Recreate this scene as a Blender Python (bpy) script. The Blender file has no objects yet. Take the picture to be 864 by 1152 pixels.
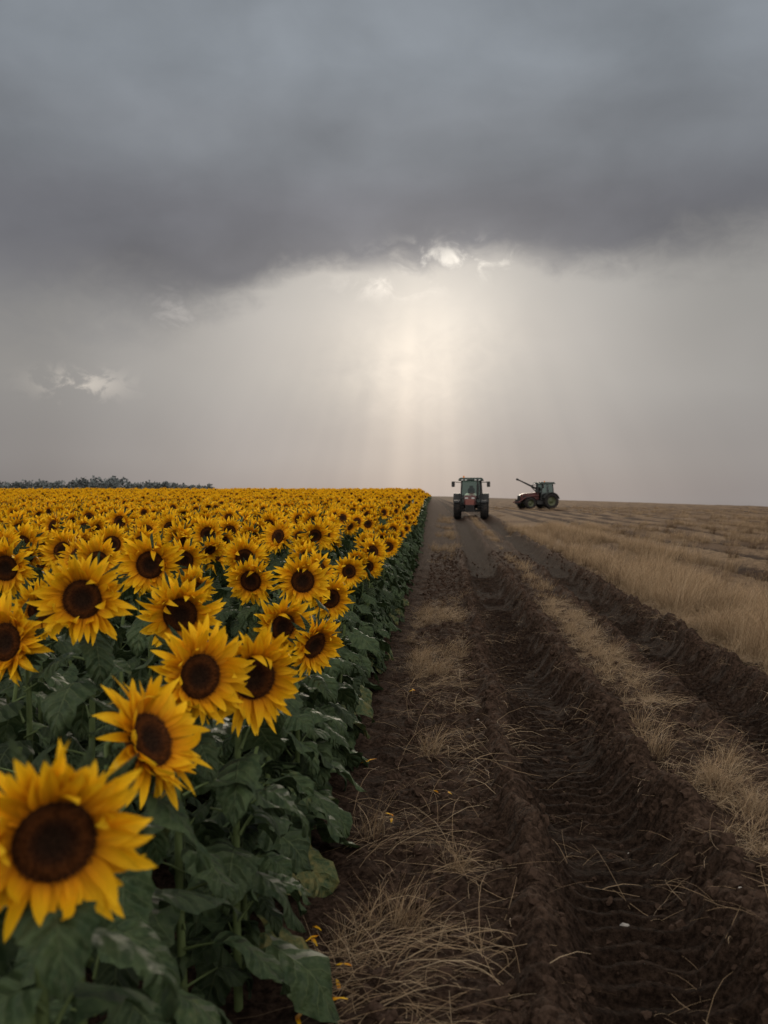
import bpy, bmesh, math, random
import numpy as np
from mathutils import Vector, Matrix, Euler
sc = bpy.context.scene
sc.view_settings.view_transform='Standard'
try: sc.view_settings.look='None'
except: pass
sc.view_settings.exposure=0
rnd=random.Random(7)
rs=np.random.RandomState(11)

# ---------------------------------------------------------------- helpers
def lin(r,g,b):
    f=lambda c:(c/255/12.92) if c/255<=0.04045 else ((c/255+0.055)/1.055)**2.4
    return (f(r),f(g),f(b))
def vn(x,y,seed=0):
    xi=np.floor(x); yi=np.floor(y); fx=x-xi; fy=y-yi
    fx=fx*fx*(3-2*fx); fy=fy*fy*(3-2*fy)
    def h(i,j):
        v=np.sin(i*127.1+j*311.7+seed*74.7)*43758.5453
        return v-np.floor(v)
    a=h(xi,yi);b=h(xi+1,yi);c=h(xi,yi+1);d=h(xi+1,yi+1)
    return (a*(1-fx)+b*fx)*(1-fy)+(c*(1-fx)+d*fx)*fy
def ss(a,b,x):
    t=np.clip((x-a)/(b-a),0,1); return t*t*(3-2*t)

class NT:
    def __init__(s,nt): s.nt=nt; s.n=nt.nodes; s.l=nt.links
    def put(s,inp,v):
        if hasattr(v,'is_output') or isinstance(v,bpy.types.NodeSocket): s.l.new(v,inp)
        elif isinstance(v,(tuple,list)):
            inp.default_value = tuple(v)+(1.0,) if (len(v)==3 and inp.type=='RGBA') else v
        else: inp.default_value=v
    def m(s,op,a,b=None,c=None):
        n=s.n.new('ShaderNodeMath'); n.operation=op
        s.put(n.inputs[0],a)
        if b is not None: s.put(n.inputs[1],b)
        if c is not None: s.put(n.inputs[2],c)
        return n.outputs[0]
    def add(s,a,b): return s.m('ADD',a,b)
    def sub(s,a,b): return s.m('SUBTRACT',a,b)
    def mul(s,a,b): return s.m('MULTIPLY',a,b)
    def div(s,a,b): return s.m('DIVIDE',a,b)
    def sst(s,x,a,b,lo=0.0,hi=1.0):
        n=s.n.new('ShaderNodeMapRange'); n.interpolation_type='SMOOTHSTEP'
        s.put(n.inputs[0],x); s.put(n.inputs[1],a); s.put(n.inputs[2],b); s.put(n.inputs[3],lo); s.put(n.inputs[4],hi)
        return n.outputs[0]
    def lerp(s,x,a,b,lo=0.0,hi=1.0):
        n=s.n.new('ShaderNodeMapRange')
        s.put(n.inputs[0],x); s.put(n.inputs[1],a); s.put(n.inputs[2],b); s.put(n.inputs[3],lo); s.put(n.inputs[4],hi)
        return n.outputs[0]
    def xyz(s,x,y,z):
        n=s.n.new('ShaderNodeCombineXYZ'); s.put(n.inputs[0],x); s.put(n.inputs[1],y); s.put(n.inputs[2],z); return n.outputs[0]
    def sep(s,v):
        n=s.n.new('ShaderNodeSeparateXYZ'); s.put(n.inputs[0],v); return n.outputs
    def noise(s,vec,scale=1.0,detail=4.0,rough=0.55,dist=0.0):
        n=s.n.new('ShaderNodeTexNoise'); s.put(n.inputs['Vector'],vec); n.inputs['Scale'].default_value=scale
        n.inputs['Detail'].default_value=detail; n.inputs['Roughness'].default_value=rough; n.inputs['Distortion'].default_value=dist
        return n.outputs[0]
    def mix(s,f,a,b):
        n=s.n.new('ShaderNodeMix'); n.data_type='RGBA'; n.clamp_factor=True
        s.put(n.inputs[0],f); s.put(n.inputs[6],a); s.put(n.inputs[7],b); return n.outputs[2]
    def vadd(s,a,b):
        n=s.n.new('ShaderNodeVectorMath'); n.operation='ADD'; s.put(n.inputs[0],a); s.put(n.inputs[1],b); return n.outputs[0]
    def vsc(s,a,f):
        n=s.n.new('ShaderNodeVectorMath'); n.operation='SCALE'; s.put(n.inputs[0],a); s.put(n.inputs['Scale'],f); return n.outputs[0]
    def ramp(s,x,lo,hi,pts,interp='EASE'):
        t=s.lerp(x,lo,hi)
        n=s.n.new('ShaderNodeValToRGB'); cr=n.color_ramp; cr.interpolation=interp
        s.put(n.inputs[0],t)
        pts=sorted(pts,key=lambda p:p[0])
        for i,(p,c) in enumerate(pts):
            if not isinstance(c,(tuple,list)): c=(c,c,c)
            pos=(p-lo)/(hi-lo)
            if i<2: e=cr.elements[i]; e.position=pos
            else: e=cr.elements.new(pos)
            e.color=(c[0],c[1],c[2],1)
        return n.outputs[0]
    def gauss(s,U,V,u0,v0,su,sv):
        a=s.div(s.sub(U,u0),su); b=s.div(s.sub(V,v0),sv)
        return s.m('EXPONENT',s.mul(s.add(s.mul(a,a),s.mul(b,b)),-1.0))

# ---------------------------------------------------------------- world
w=bpy.data.worlds.new("World"); sc.world=w; w.use_nodes=True
nt=w.node_tree; nt.nodes.clear(); T=NT(nt)
tc=nt.nodes.new('ShaderNodeTexCoord')
dx,dy,dz=T.sep(tc.outputs['Generated'])
U=T.mul(T.m('ARCTAN2',dx,dy),11.2)
V=T.mul(T.m('ARCSINE',T.m('MINIMUM',T.m('MAXIMUM',dz,-1.0),1.0)),11.2)
P=T.xyz(U,T.mul(V,1.7),0.0)
nbig=T.noise(P,0.36,3,0.45,0.3)
P2=T.xyz(T.mul(U,0.6),T.mul(V,1.3),5.3)
nmid=T.noise(P2,0.9,4,0.5,0.4)
P3=T.xyz(U,T.mul(V,1.3),9.1)
nfine=T.noise(P3,3.0,7,0.62,0.5)
edge=T.mul(T.ramp(U,-8,8,[(-8,.36),(-4.6,.385),(-3.2,.385),(-2.2,.40),(-1.75,.46),(-1.3,.50),(-.9,.475),(-.4,.465),(.0,.50),(.5,.535),(1.1,.50),(1.9,.49),(3.3,.525),(8,.5)],'B_SPLINE'),5.0)
soft=T.ramp(U,-8,8,[(-8,.98),(-4,.85),(-2.2,.48),(-1.2,.28),(0,.24),(1.2,.34),(3.2,.6),(8,.9)])
vv=T.add(T.sub(V,edge),T.add(T.mul(T.sub(nmid,.5),.85),T.mul(T.sub(nfine,.5),.40)))
mask=T.sst(T.div(vv,soft),-.6,.9)
upper=T.ramp(V,0,6.5,[(0,lin(124,125,129)),(2.4,lin(121,121,126)),(3.0,lin(116,117,123)),(3.8,lin(127,131,137)),(4.7,lin(135,141,148)),(6.5,lin(132,139,146))])
ulr=T.ramp(U,-5,5,[(-5,.84),(-2.5,.90),(-.9,.98),(1.2,.92),(3.2,.84),(5,.80)])
upper=T.vsc(upper,T.mul(ulr,T.add(T.mul(T.sub(nbig,.5),1.0),T.add(T.mul(T.sub(nmid,.5),.40),T.add(T.mul(T.sub(nfine,.5),.10),1.06)))))
lower=T.ramp(V,0,3,[(0,lin(157,153,153)),(.5,lin(166,162,161)),(1.4,lin(174,171,168)),(2.4,lin(176,174,171)),(3,lin(170,168,166))])
llr=T.ramp(U,-6,6,[(-6,.58),(-4.4,.64),(-3.2,.78),(-1.6,.93),(0,1.0),(1.5,.93),(3.2,.78),(6,.65)])
lower=T.vsc(lower,T.mul(llr,T.add(T.mul(T.sub(nbig,.5),.36),1.0)))
g1=T.gauss(U,V,-.3,1.9,2.1,1.2)
gwU=T.add(U,T.mul(T.sub(nmid,.5),1.0)); gwV=T.add(V,T.mul(T.sub(nfine,.5),.7))
g2=T.gauss(gwU,gwV,-.15,1.80,.90,.80)
g2=T.mul(g2,T.sst(nfine,.25,.7,.8,1.12))
ang=T.div(T.add(U,.05),T.m('MAXIMUM',T.sub(5.2,V),.6))
a2=T.div(T.add(ang,.03),.14)
rayn=T.noise(T.xyz(T.mul(ang,11.0),T.mul(V,.08),2.0),1.0,2,.5)
ray=T.mul(T.m('EXPONENT',T.mul(T.mul(a2,a2),-1.0)),T.sst(rayn,.25,.75,.7,1.15))
ray=T.mul(ray,T.mul(T.sst(V,2.6,.9),T.sst(V,-.8,1.2,.38,1.0)))
a3=T.div(ang,.45)
ray2=T.mul(T.mul(T.m('EXPONENT',T.mul(T.mul(a3,a3),-1.0)),T.sub(T.sst(rayn,.3,.7),.4)),T.sst(V,2.6,1.2))
light=T.vadd(T.vsc((.215,.185,.152),g1),T.vsc((.215,.185,.142),g2))
light=T.vadd(light,T.vsc((.175,.138,.100),ray))
light=T.vadd(light,T.vsc((.036,.030,.024),ray2))
lower=T.vadd(lower,light)
upper=T.vadd(upper,T.vsc((.08,.073,.065),T.gauss(U,V,0,2.4,1.3,.5)))
sky=T.mix(mask,lower,upper)
rim=T.mul(T.gauss(U,V,.20,2.60,.66,.16),T.sst(nfine,.43,.66))
sky=T.vadd(sky,T.vsc((.62,.57,.48),rim))
rim2=T.mul(T.gauss(U,V,-.50,2.33,.50,.13),T.sst(nfine,.42,.66))
sky=T.vadd(sky,T.vsc((.28,.25,.215),rim2))
wis=T.mul(T.gauss(U,V,-3.86,1.2,.40,.14),T.sst(nfine,.48,.62))
sky=T.vadd(sky,T.vsc((.27,.235,.19),wis))
wis2=T.mul(T.gauss(U,V,-2.85,2.0,.30,.26),T.sst(nfine,.52,.68))
sky=T.vadd(sky,T.vsc((.11,.10,.09),wis2))
bk=T.sst(T.sub(1.0,dy),.28,1.05)
bright=T.vsc((1.22,1.17,1.09),T.add(T.mul(T.sub(T.noise(tc.outputs['Generated'],2.2,4,.5),.5),.5),1.0))
sky=T.mix(bk,sky,bright)
sky=T.mix(T.sst(V,-.6,-.02),(.05,.04,.03),sky)
bg=nt.nodes.new('ShaderNodeBackground'); T.put(bg.inputs[0],sky); bg.inputs[1].default_value=1.0
st=nt.nodes.new('ShaderNodeTexSky'); st.sky_type='NISHITA'; st.sun_disc=False
SUN_EL=8.5; SUN_AZ=-.5
st.sun_elevation=math.radians(SUN_EL); st.sun_rotation=math.radians(SUN_AZ)
bg2=nt.nodes.new('ShaderNodeBackground'); nt.links.new(st.outputs[0],bg2.inputs[0]); bg2.inputs[1].default_value=.08
mx=nt.nodes.new('ShaderNodeMixShader'); mx.inputs[0].default_value=.985
nt.links.new(bg2.outputs[0],mx.inputs[1]); nt.links.new(bg.outputs[0],mx.inputs[2])
wo=nt.nodes.new('ShaderNodeOutputWorld'); nt.links.new(mx.outputs[0],wo.inputs[0])

sl=bpy.data.lights.new('sun','SUN'); sl.energy=1.45; sl.angle=math.radians(10); sl.color=(1,.87,.70)
so=bpy.data.objects.new('sun',sl); sc.collection.objects.link(so)
e,a=math.radians(SUN_EL+3.5),math.radians(SUN_AZ)
d=Vector((math.sin(a)*math.cos(e),math.cos(a)*math.cos(e),math.sin(e)))
so.rotation_euler=d.to_track_quat('Z','Y').to_euler(); so.location=(0,50,30)

# ---------------------------------------------------------------- materials
def newmat(name):
    m=bpy.data.materials.new(name); m.use_nodes=True
    n=m.node_tree; n.nodes.clear(); t=NT(n)
    out=n.nodes.new('ShaderNodeOutputMaterial')
    return m,t,out
def attr(t,name):
    n=t.n.new('ShaderNodeAttribute'); n.attribute_name=name; return n
def bump(t,h,strength,dist):
    n=t.n.new('ShaderNodeBump'); t.put(n.inputs['Height'],h); n.inputs['Strength'].default_value=strength; n.inputs['Distance'].default_value=dist
    return n.outputs[0]
def prin(t,col,rough=.6,spec=.3,normal=None,metal=0.0):
    p=t.n.new('ShaderNodeBsdfPrincipled'); t.put(p.inputs['Base Color'],col); t.put(p.inputs['Roughness'],rough)
    p.inputs['Specular IOR Level'].default_value=spec; p.inputs['Metallic'].default_value=metal
    if normal is not None: t.put(p.inputs['Normal'],normal)
    return p.outputs[0]
def transl(t,shader,col,f,out):
    tr=t.n.new('ShaderNodeBsdfTranslucent'); t.put(tr.inputs[0],col)
    mxs=t.n.new('ShaderNodeMixShader'); mxs.inputs[0].default_value=f
    t.l.new(shader,mxs.inputs[1]); t.l.new(tr.outputs[0],mxs.inputs[2]); t.l.new(mxs.outputs[0],out.inputs[0])

mpet,t,out=newmat('petal')
u,v,r_=t.sep(attr(t,'uvp').outputs['Vector'])
col=t.ramp(v,0,1,[(0,(.55,.17,.004)),(.25,(.80,.345,.005)),(.6,(.90,.48,.008)),(1,(.92,.55,.018))],'LINEAR')
streak=t.noise(t.xyz(t.mul(u,6.0),t.mul(v,1.2),t.mul(r_,37.0)),1.5,3,.6)
col=t.vsc(col,t.lerp(streak,.25,.75,.70,1.1))
col=t.vsc(col,t.add(t.mul(r_,.26),.80))
transl(t,prin(t,col,.65,.10,bump(t,streak,.5,.003)),col,.28,out)
mdisc,t,out=newmat('flower_disc')
u,v,r_=t.sep(attr(t,'uvp').outputs['Vector'])
col=t.ramp(u,0,1,[(0,(.022,.011,.006)),(.30,(.019,.009,.005)),(.48,(.032,.012,.005)),(.66,(.072,.023,.006)),(.84,(.042,.015,.005)),(1,(.055,.024,.007))],'LINEAR')
col=t.vsc(col,t.add(t.mul(r_,1.0),.45))
t.l.new(prin(t,col,.9,.08),out.inputs[0])
mleaf,t,out=newmat('leaf')
u,v,r_=t.sep(attr(t,'uvp').outputs['Vector'])
au=t.m('ABSOLUTE',u)
mid=t.sst(au,.06,.0)
geo=t.n.new('ShaderNodeNewGeometry')
nz=t.noise(geo.outputs['Position'],24,5,.65)
nz2=t.noise(geo.outputs['Position'],90,4,.6)
sv=t.m('FRACT',t.mul(t.add(t.sub(v,t.mul(au,.26)),t.mul(t.sub(nz,.5),.06)),6.0))
dsv=t.m('ABSOLUTE',t.sub(sv,.5))
svn=t.mul(t.sst(dsv,.10,.0),t.sst(au,1.05,.4))
vein=t.m('MAXIMUM',mid,t.mul(svn,.75))
base=t.mix(t.sst(nz,.3,.7),(.021,.040,.015),(.056,.082,.032))
dust=t.sst(nz2,.48,.78)
base=t.mix(t.mul(dust,.22),base,(.14,.14,.09))
base=t.mix(t.sst(t.add(r_,t.mul(t.sub(nz,.5),.7)),.84,1.12),base,(.14,.11,.035))
base=t.vsc(base,t.add(t.mul(r_,.60),.60))
col=t.mix(t.mul(vein,.6),base,(.115,.145,.065))
hh=t.add(t.add(t.mul(vein,-.5),t.mul(t.sst(dsv,.0,.5),.8)),t.add(t.mul(nz,.9),t.mul(nz2,.25)))
transl(t,prin(t,col,.62,.22,bump(t,hh,.9,.012)),t.vsc(col,1.2),.14,out)
mstem,t,out=newmat('stem')
geo=t.n.new('ShaderNodeNewGeometry')
nz=t.noise(geo.outputs['Position'],40,3,.6)
t.l.new(prin(t,t.mix(nz,(.06,.09,.030),(.11,.14,.048)),.65,.25),out.inputs[0])
FM=[mleaf,mpet,mdisc,mstem]
def strawmat(name,k=1.0):
    m,t,out=newmat(name)
    u,v,r_=t.sep(attr(t,'uvp').outputs['Vector'])
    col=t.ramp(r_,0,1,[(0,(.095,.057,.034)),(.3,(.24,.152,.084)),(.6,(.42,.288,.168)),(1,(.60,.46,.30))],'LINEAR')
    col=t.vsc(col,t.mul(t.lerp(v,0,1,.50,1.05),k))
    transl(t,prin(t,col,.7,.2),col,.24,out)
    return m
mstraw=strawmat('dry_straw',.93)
def groundmat():
    m,t,out=newmat('soil_and_stubble')
    geo=t.n.new('ShaderNodeNewGeometry'); pos=geo.outputs['Position']
    px,py,pz=t.sep(pos)
    st=attr(t,'straw').outputs['Fac']
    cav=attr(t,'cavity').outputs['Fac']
    n1=t.noise(pos,3.0,5,.6); n2=t.noise(pos,38,6,.65); n3=t.noise(pos,160,4,.6)
    n0=t.noise(t.xyz(px,t.mul(py,.45),0.0),.35,5,.6)
    soil=t.mix(t.sst(n2,.3,.72),(.015,.0092,.0064),(.076,.048,.034))
    soil=t.vsc(soil,t.lerp(n1,.3,.7,.66,1.3))
    soil=t.vsc(soil,t.lerp(cav,-1,1,1.50,.66))  # rut shading put into soil colour: damp floors darker, dry berms lighter
    fib=t.noise(t.xyz(t.mul(px,34.0),t.mul(py,12.0),0.0),1.0,5,.75)
    fib2=t.noise(t.xyz(t.mul(px,7.0),t.mul(py,2.5),4.0),1.0,6,.78)
    strw=t.mix(t.sst(t.add(t.mul(fib,.5),t.mul(fib2,.5)),.40,.62),(.072,.046,.030),(.32,.218,.132))
    brown=t.add(t.sst(n0,.38,.60,0,.65),t.mul(t.sub(fib2,.5),1.4))
    strw=t.mix(t.m('MINIMUM',t.m('MAXIMUM',brown,0.0),.9),strw,(.082,.051,.034))
    fl=t.noise(t.xyz(t.mul(px,1.0),t.mul(py,.8),1.0),26,6,.8)
    f=t.sst(t.add(st,t.mul(t.sub(fl,.5),1.5)),.42,.60)
    col=t.mix(f,soil,strw)
    far=t.sst(py,120,600)
    col=t.mix(t.mul(far,.8),col,(.095,.067,.049))
    h=t.add(t.mul(n2,1.0),t.mul(n3,.35))
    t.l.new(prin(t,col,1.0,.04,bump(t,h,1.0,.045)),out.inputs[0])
    return m
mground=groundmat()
def simple(name,col,rough=.5,spec=.4,metal=0.,nscale=9,var=.35,dirt=None,dz=0):
    m,t,out=newmat(name)
    tcn=t.n.new('ShaderNodeTexCoord')
    nz=t.noise(tcn.outputs['Object'],nscale,4,.65)
    c=t.vsc(col,t.lerp(nz,.25,.75,1-var,1+var))
    if dirt: c=t.mix(t.sst(nz,.45,.75,0,.7),c,dirt)
    t.l.new(prin(t,c,rough,spec,None,metal),out.inputs[0]); return m

# ---------------------------------------------------------------- mesh builder
class MB:
    def __init__(s): s.v=[];s.f=[];s.m=[];s.a=[];s.n=0
    def add(s,v,f,mat,a):
        v=np.asarray(v,float); s.v.append(v); s.a.append(np.asarray(a,float))
        o=s.n; s.f.extend([tuple(i+o for i in q) for q in f]); s.m.extend([mat]*len(f)); s.n+=len(v)
    def grid(s,Pt,mat,A):
        nv,nu=Pt.shape[:2]
        f=[(i*nu+j,i*nu+j+1,(i+1)*nu+j+1,(i+1)*nu+j) for i in range(nv-1) for j in range(nu-1)]
        s.add(Pt.reshape(-1,3),f,mat,A.reshape(-1,3))
    def build(s,name,mats,smooth=True):
        me=bpy.data.meshes.new(name)
        v=np.concatenate(s.v); a=np.concatenate(s.a)
        me.from_pydata(v.tolist(),[],s.f)
        for m in mats: me.materials.append(m)
        me.polygons.foreach_set('material_index',s.m)
        if smooth: me.polygons.foreach_set('use_smooth',[True]*len(s.f))
        at=me.attributes.new('uvp','FLOAT_VECTOR','POINT'); at.data.foreach_set('vector',a.ravel())
        me.update(); return me

def tube(mb,pts,rad,mat,sides=6):
    pts=[Vector(p) for p in pts]; R=[];A=[]
    for i,p in enumerate(pts):
        tg=(pts[min(i+1,len(pts)-1)]-pts[max(i-1,0)]).normalized()
        ref=Vector((1,0,0)) if abs(tg.x)<.8 else Vector((0,1,0))
        s1=tg.cross(ref).normalized(); s2=tg.cross(s1)
        R.append([tuple(p+(s1*math.cos(k*2*math.pi/sides)+s2*math.sin(k*2*math.pi/sides))*rad[i]) for k in range(sides+1)])
        A.append([(0,i/len(pts),.5)]*(sides+1))
    mb.grid(np.array(R),mat,np.array(A,float))

def leaf(mb,base,az,length,width,p0,p1,nv,nu,r,mat=0,serr=.06,rr=.5,roll=0.):
    v=np.linspace(0,1,nv); th=np.radians(p0+(p1-p0)*v**.8)
    if nv>6: th=th+np.sin(v*11+r.uniform(0,6))*.16
    ds=length/(nv-1)
    cx=np.concatenate([[0],np.cumsum(np.cos((th[1:]+th[:-1])/2)*ds)])
    cz=np.concatenate([[0],np.cumsum(np.sin((th[1:]+th[:-1])/2)*ds)])
    wv=width*.5*((v+.02)**.42)*((1-v)**.80)/ .60
    if serr>0: wv=wv*(1+serr*np.where(np.arange(nv)%2==0,1,-1))
    wv[-1]=0.001
    f=np.array([math.cos(az),math.sin(az),0]); s=np.array([-math.sin(az),math.cos(az),0]); z=np.array([0,0,1.])
    us=np.linspace(-1,1,nu)
    Pt=np.zeros((nv,nu,3));A=np.zeros((nv,nu,3))
    ph=r.uniform(0,6); ph2=r.uniform(0,6); fold=r.uniform(.1,.5); rip=r.uniform(.06,.13)
    for j,u_ in enumerate(us):
        off=u_*wv*(1-.12*fold*abs(u_))
        back=-abs(u_)**1.5*.16*length*(1-v)**2
        nx=-np.sin(th); nz=np.cos(th)
        up=abs(u_)*wv*fold - (abs(u_)**3)*wv*.42 + np.sin(v*10+(ph if u_>0 else ph2))*rip*abs(u_)**1.5*width + u_*wv*roll
        x=cx+nx*up+back*np.cos(th); zz=cz+nz*up+back*np.sin(th)
        Pt[:,j]=np.array(base)+x[:,None]*f+off[:,None]*s+zz[:,None]*z
        A[:,j,0]=u_; A[:,j,1]=v; A[:,j,2]=rr
    mb.grid(Pt,mat,A)

def head(mb,center,pitch,yaw,R,lod,r):
    M=Matrix.Rotation(yaw,3,'Z')@Matrix.Rotation(math.radians(90)-pitch,3,'X')
    M=np.array(M); C=np.array(center)
    def tf(P_): return P_@M.T+C
    rd=R*(.43 if lod<2 else .47)
    prof=[(0,-.035),(.4*rd,-.036),(.8*rd,-.026),(1.05*rd,-.008),(1.02*rd,.0),(.85*rd,.010),(.6*rd,.012),(.3*rd,.004),(0,.000)]
    sg={0:20,1:12,2:8}[lod]
    Pt=np.array([[(p[0]*math.cos(k*2*math.pi/sg),p[0]*math.sin(k*2*math.pi/sg),p[1]) for k in range(sg+1)] for p in prof])
    A=np.array([[(p[0]/rd,0,.35+.3*r.random()) for k in range(sg+1)] for p in prof])
    mb.grid(tf(Pt[:4].reshape(-1,3)).reshape(4,sg+1,3),3,A[:4])
    mb.grid(tf(Pt[3:].reshape(-1,3)).reshape(len(prof)-3,sg+1,3),2,A[3:])
    if lod<2:
        n=560 if lod==0 else 80
        for i in range(n):
            rr=rd*math.sqrt((i+.5)/n); th=i*2.39996
            q=rr/rd
            z0=np.interp(q,[0,.3,.6,.85,1],[.000,.004,.012,.010,.0])
            hgt_=(.0045+.009*max(0,q-.35))*r.uniform(.6,1.35)
            w=rd*(1.15/math.sqrt(n))
            cx,cy=rr*math.cos(th),rr*math.sin(th)
            tipo=(cx*(1+.08*q)+r.uniform(-1,1)*w*.5,cy*(1+.08*q)+r.uniform(-1,1)*w*.5,z0+hgt_)
            vs=np.array([(cx+w*math.cos(th+b),cy+w*math.sin(th+b),z0-.001) for b in (0,1.57,3.14,4.71)]+[tipo])
            aa=np.zeros((5,3)); aa[:,0]=q; aa[:,2]=r.random(); aa[4,2]=min(1,aa[4,2]+.3)
            mb.add(tf(vs),[(0,1,4),(1,2,4),(2,3,4),(3,0,4)],2,aa)
    layers={0:[(29,1.0,.05,.002),(28,1.0,.24,.005),(26,.84,.50,.008)],1:[(20,1.,.12,.003),(18,.9,.40,.006)],2:[(14,1.,.15,.003),(10,.9,.4,.005)]}[lod]
    nv,nu={0:(8,3),1:(4,3),2:(3,2)}[lod]
    droopy=r.uniform(-.2,.25); dph=r.uniform(-.8,.8)
    for (cnt,ls,tilt,z0) in layers:
        o=r.uniform(0,6)
        for k in range(cnt):
            if lod==0 and r.random()<.06: continue
            th=o+k*2*math.pi/cnt+r.uniform(-.15,.15)
            L=(R-rd*.92)*ls*r.uniform(.72,1.24); W=R*r.uniform(.12,.20)*(1 if lod==0 else 1.45)
            v=np.linspace(0,1,nv)
            w_=W*.5*((v+.12)**.45)*((1-v)**.72)/.50
            w_[-1]=W*.01
            tl=tilt+r.uniform(-.24,.32)+droopy*math.sin(th+dph)
            curl=r.uniform(-1.1,1.1) if r.random()<.68 else r.uniform(-2.8,3.2)
            ang=tl+curl*v*.75
            dsv=L/(nv-1)
            rx=np.concatenate([[0],np.cumsum(np.cos(ang[1:])*dsv)])+rd*.92
            rz=np.concatenate([[0],np.cumsum(np.sin(ang[1:])*dsv)])+z0
            tw=r.uniform(-1.1,1.1); side=r.uniform(-.28,.28)*L
            Pt=np.zeros((nv,nu,3)); A=np.zeros((nv,nu,3)); rr=r.random()
            for j,u_ in enumerate(np.linspace(-1,1,nu)):
                off=u_*w_*np.cos(tw*v)+side*v**2
                zz=rz+u_*w_*np.sin(tw*v)+(abs(u_)*w_*.5 if nu>2 else 0)
                Pt[:,j,0]=rx*math.cos(th)-off*math.sin(th)
                Pt[:,j,1]=rx*math.sin(th)+off*math.cos(th)
                Pt[:,j,2]=zz
                A[:,j,0]=u_;A[:,j,1]=v;A[:,j,2]=rr
            mb.grid(tf(Pt.reshape(-1,3)).reshape(nv,nu,3),1,A)
    if lod<2:
        for k in range(16 if lod==0 else 9):
            th=k*2*math.pi/(16 if lod==0 else 9)+r.uniform(-.15,.15); L=R*r.uniform(.4,.66)
            nvb=5; v=np.linspace(0,1,nvb); w_=R*.11*(1-v)**.7*(1-.2*v); w_[-1]=.0005
            ang=-.1+r.uniform(-.5,.3)+v*r.uniform(-.8,.3)
            rx=np.cumsum(np.cos(ang)*L/(nvb-1))+rd*.75; rz=np.cumsum(np.sin(ang)*L/(nvb-1))-.014
            Pt=np.zeros((nvb,3,3));A=np.zeros((nvb,3,3))
            for j,u_ in enumerate((-1,0,1)):
                off=u_*w_
                Pt[:,j,0]=rx*math.cos(th)-off*math.sin(th);Pt[:,j,1]=rx*math.sin(th)+off*math.cos(th);Pt[:,j,2]=rz+(.003 if u_==0 else 0)
                A[:,j,0]=u_*.5+.2;A[:,j,1]=v;A[:,j,2]=.6
            mb.grid(tf(Pt.reshape(-1,3)).reshape(nvb,3,3),0,A)

def plant(name,seed,h,lod,hd=True,R=.15,pitch=-.1,lean=(0,0),nleaf=13,lmin=.12,ls=1.0,hyaw=0.):
    r=random.Random(seed); mb=MB()
    lx,ly=lean
    N={0:8,1:5,2:3}[lod]; pts=[];rad=[]
    top=h-(0.02 if hd else 0)
    for i in range(N):
        q=i/(N-1); pts.append((lx*q*q,ly*q*q+.03*math.sin(q*2.5),q*top)); rad.append(.014*(1-.4*q)*(1 if lod<2 else 1.1))
    if hd:
        M=Matrix.Rotation(hyaw,3,'Z')@Matrix.Rotation(math.radians(90)-pitch,3,'X')
        nrm=M@Vector((0,0,1))
        c=Vector((lx,ly-.09,h))
        pts.append(tuple(Vector(pts[-1])+Vector((0,-.02,.02)))); rad.append(.010)
        pts.append(tuple(c-nrm*.034)); rad.append(.012)
        head(mb,c,pitch,hyaw,R,lod,r)
    tube(mb,pts,rad,3,{0:8,1:5,2:3}[lod])
    nvv,nuu={0:(13,7),1:(5,3),2:(3,3)}[lod]
    az=r.uniform(0,6)
    for k in range(nleaf):
        q=lmin+(.93-lmin)*(k+.3)/nleaf
        az+=2.4+r.uniform(-.4,.4)
        z=q*top; bx=lx*q*q; by=ly*q*q
        pl=r.uniform(.07,.14)*(1.15-.5*q)*ls
        el=math.radians(r.uniform(5,50))
        b=(bx+math.cos(az)*pl*math.cos(el),by+math.sin(az)*pl*math.cos(el),z+pl*math.sin(el))
        if lod<2: tube(mb,[(bx,by,z),(bx+math.cos(az)*pl*.5*math.cos(el),by+math.sin(az)*pl*.5*math.cos(el),z+pl*.6*math.sin(el)),b],[.005,.004,.003],3,4)
        L=r.uniform(.15,.28)*(1.12-.45*max(0,q-.4))*ls
        leaf(mb,b,az,L,L*r.uniform(.66,.90),r.uniform(-25,15),r.uniform(-98,-45),nvv,nuu,r,serr=.07 if lod==0 else 0,rr=r.random()*.85 + (.12 if q<.35 else 0),roll=r.uniform(-.4,.4))
    return mb.build(name,FM)

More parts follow.
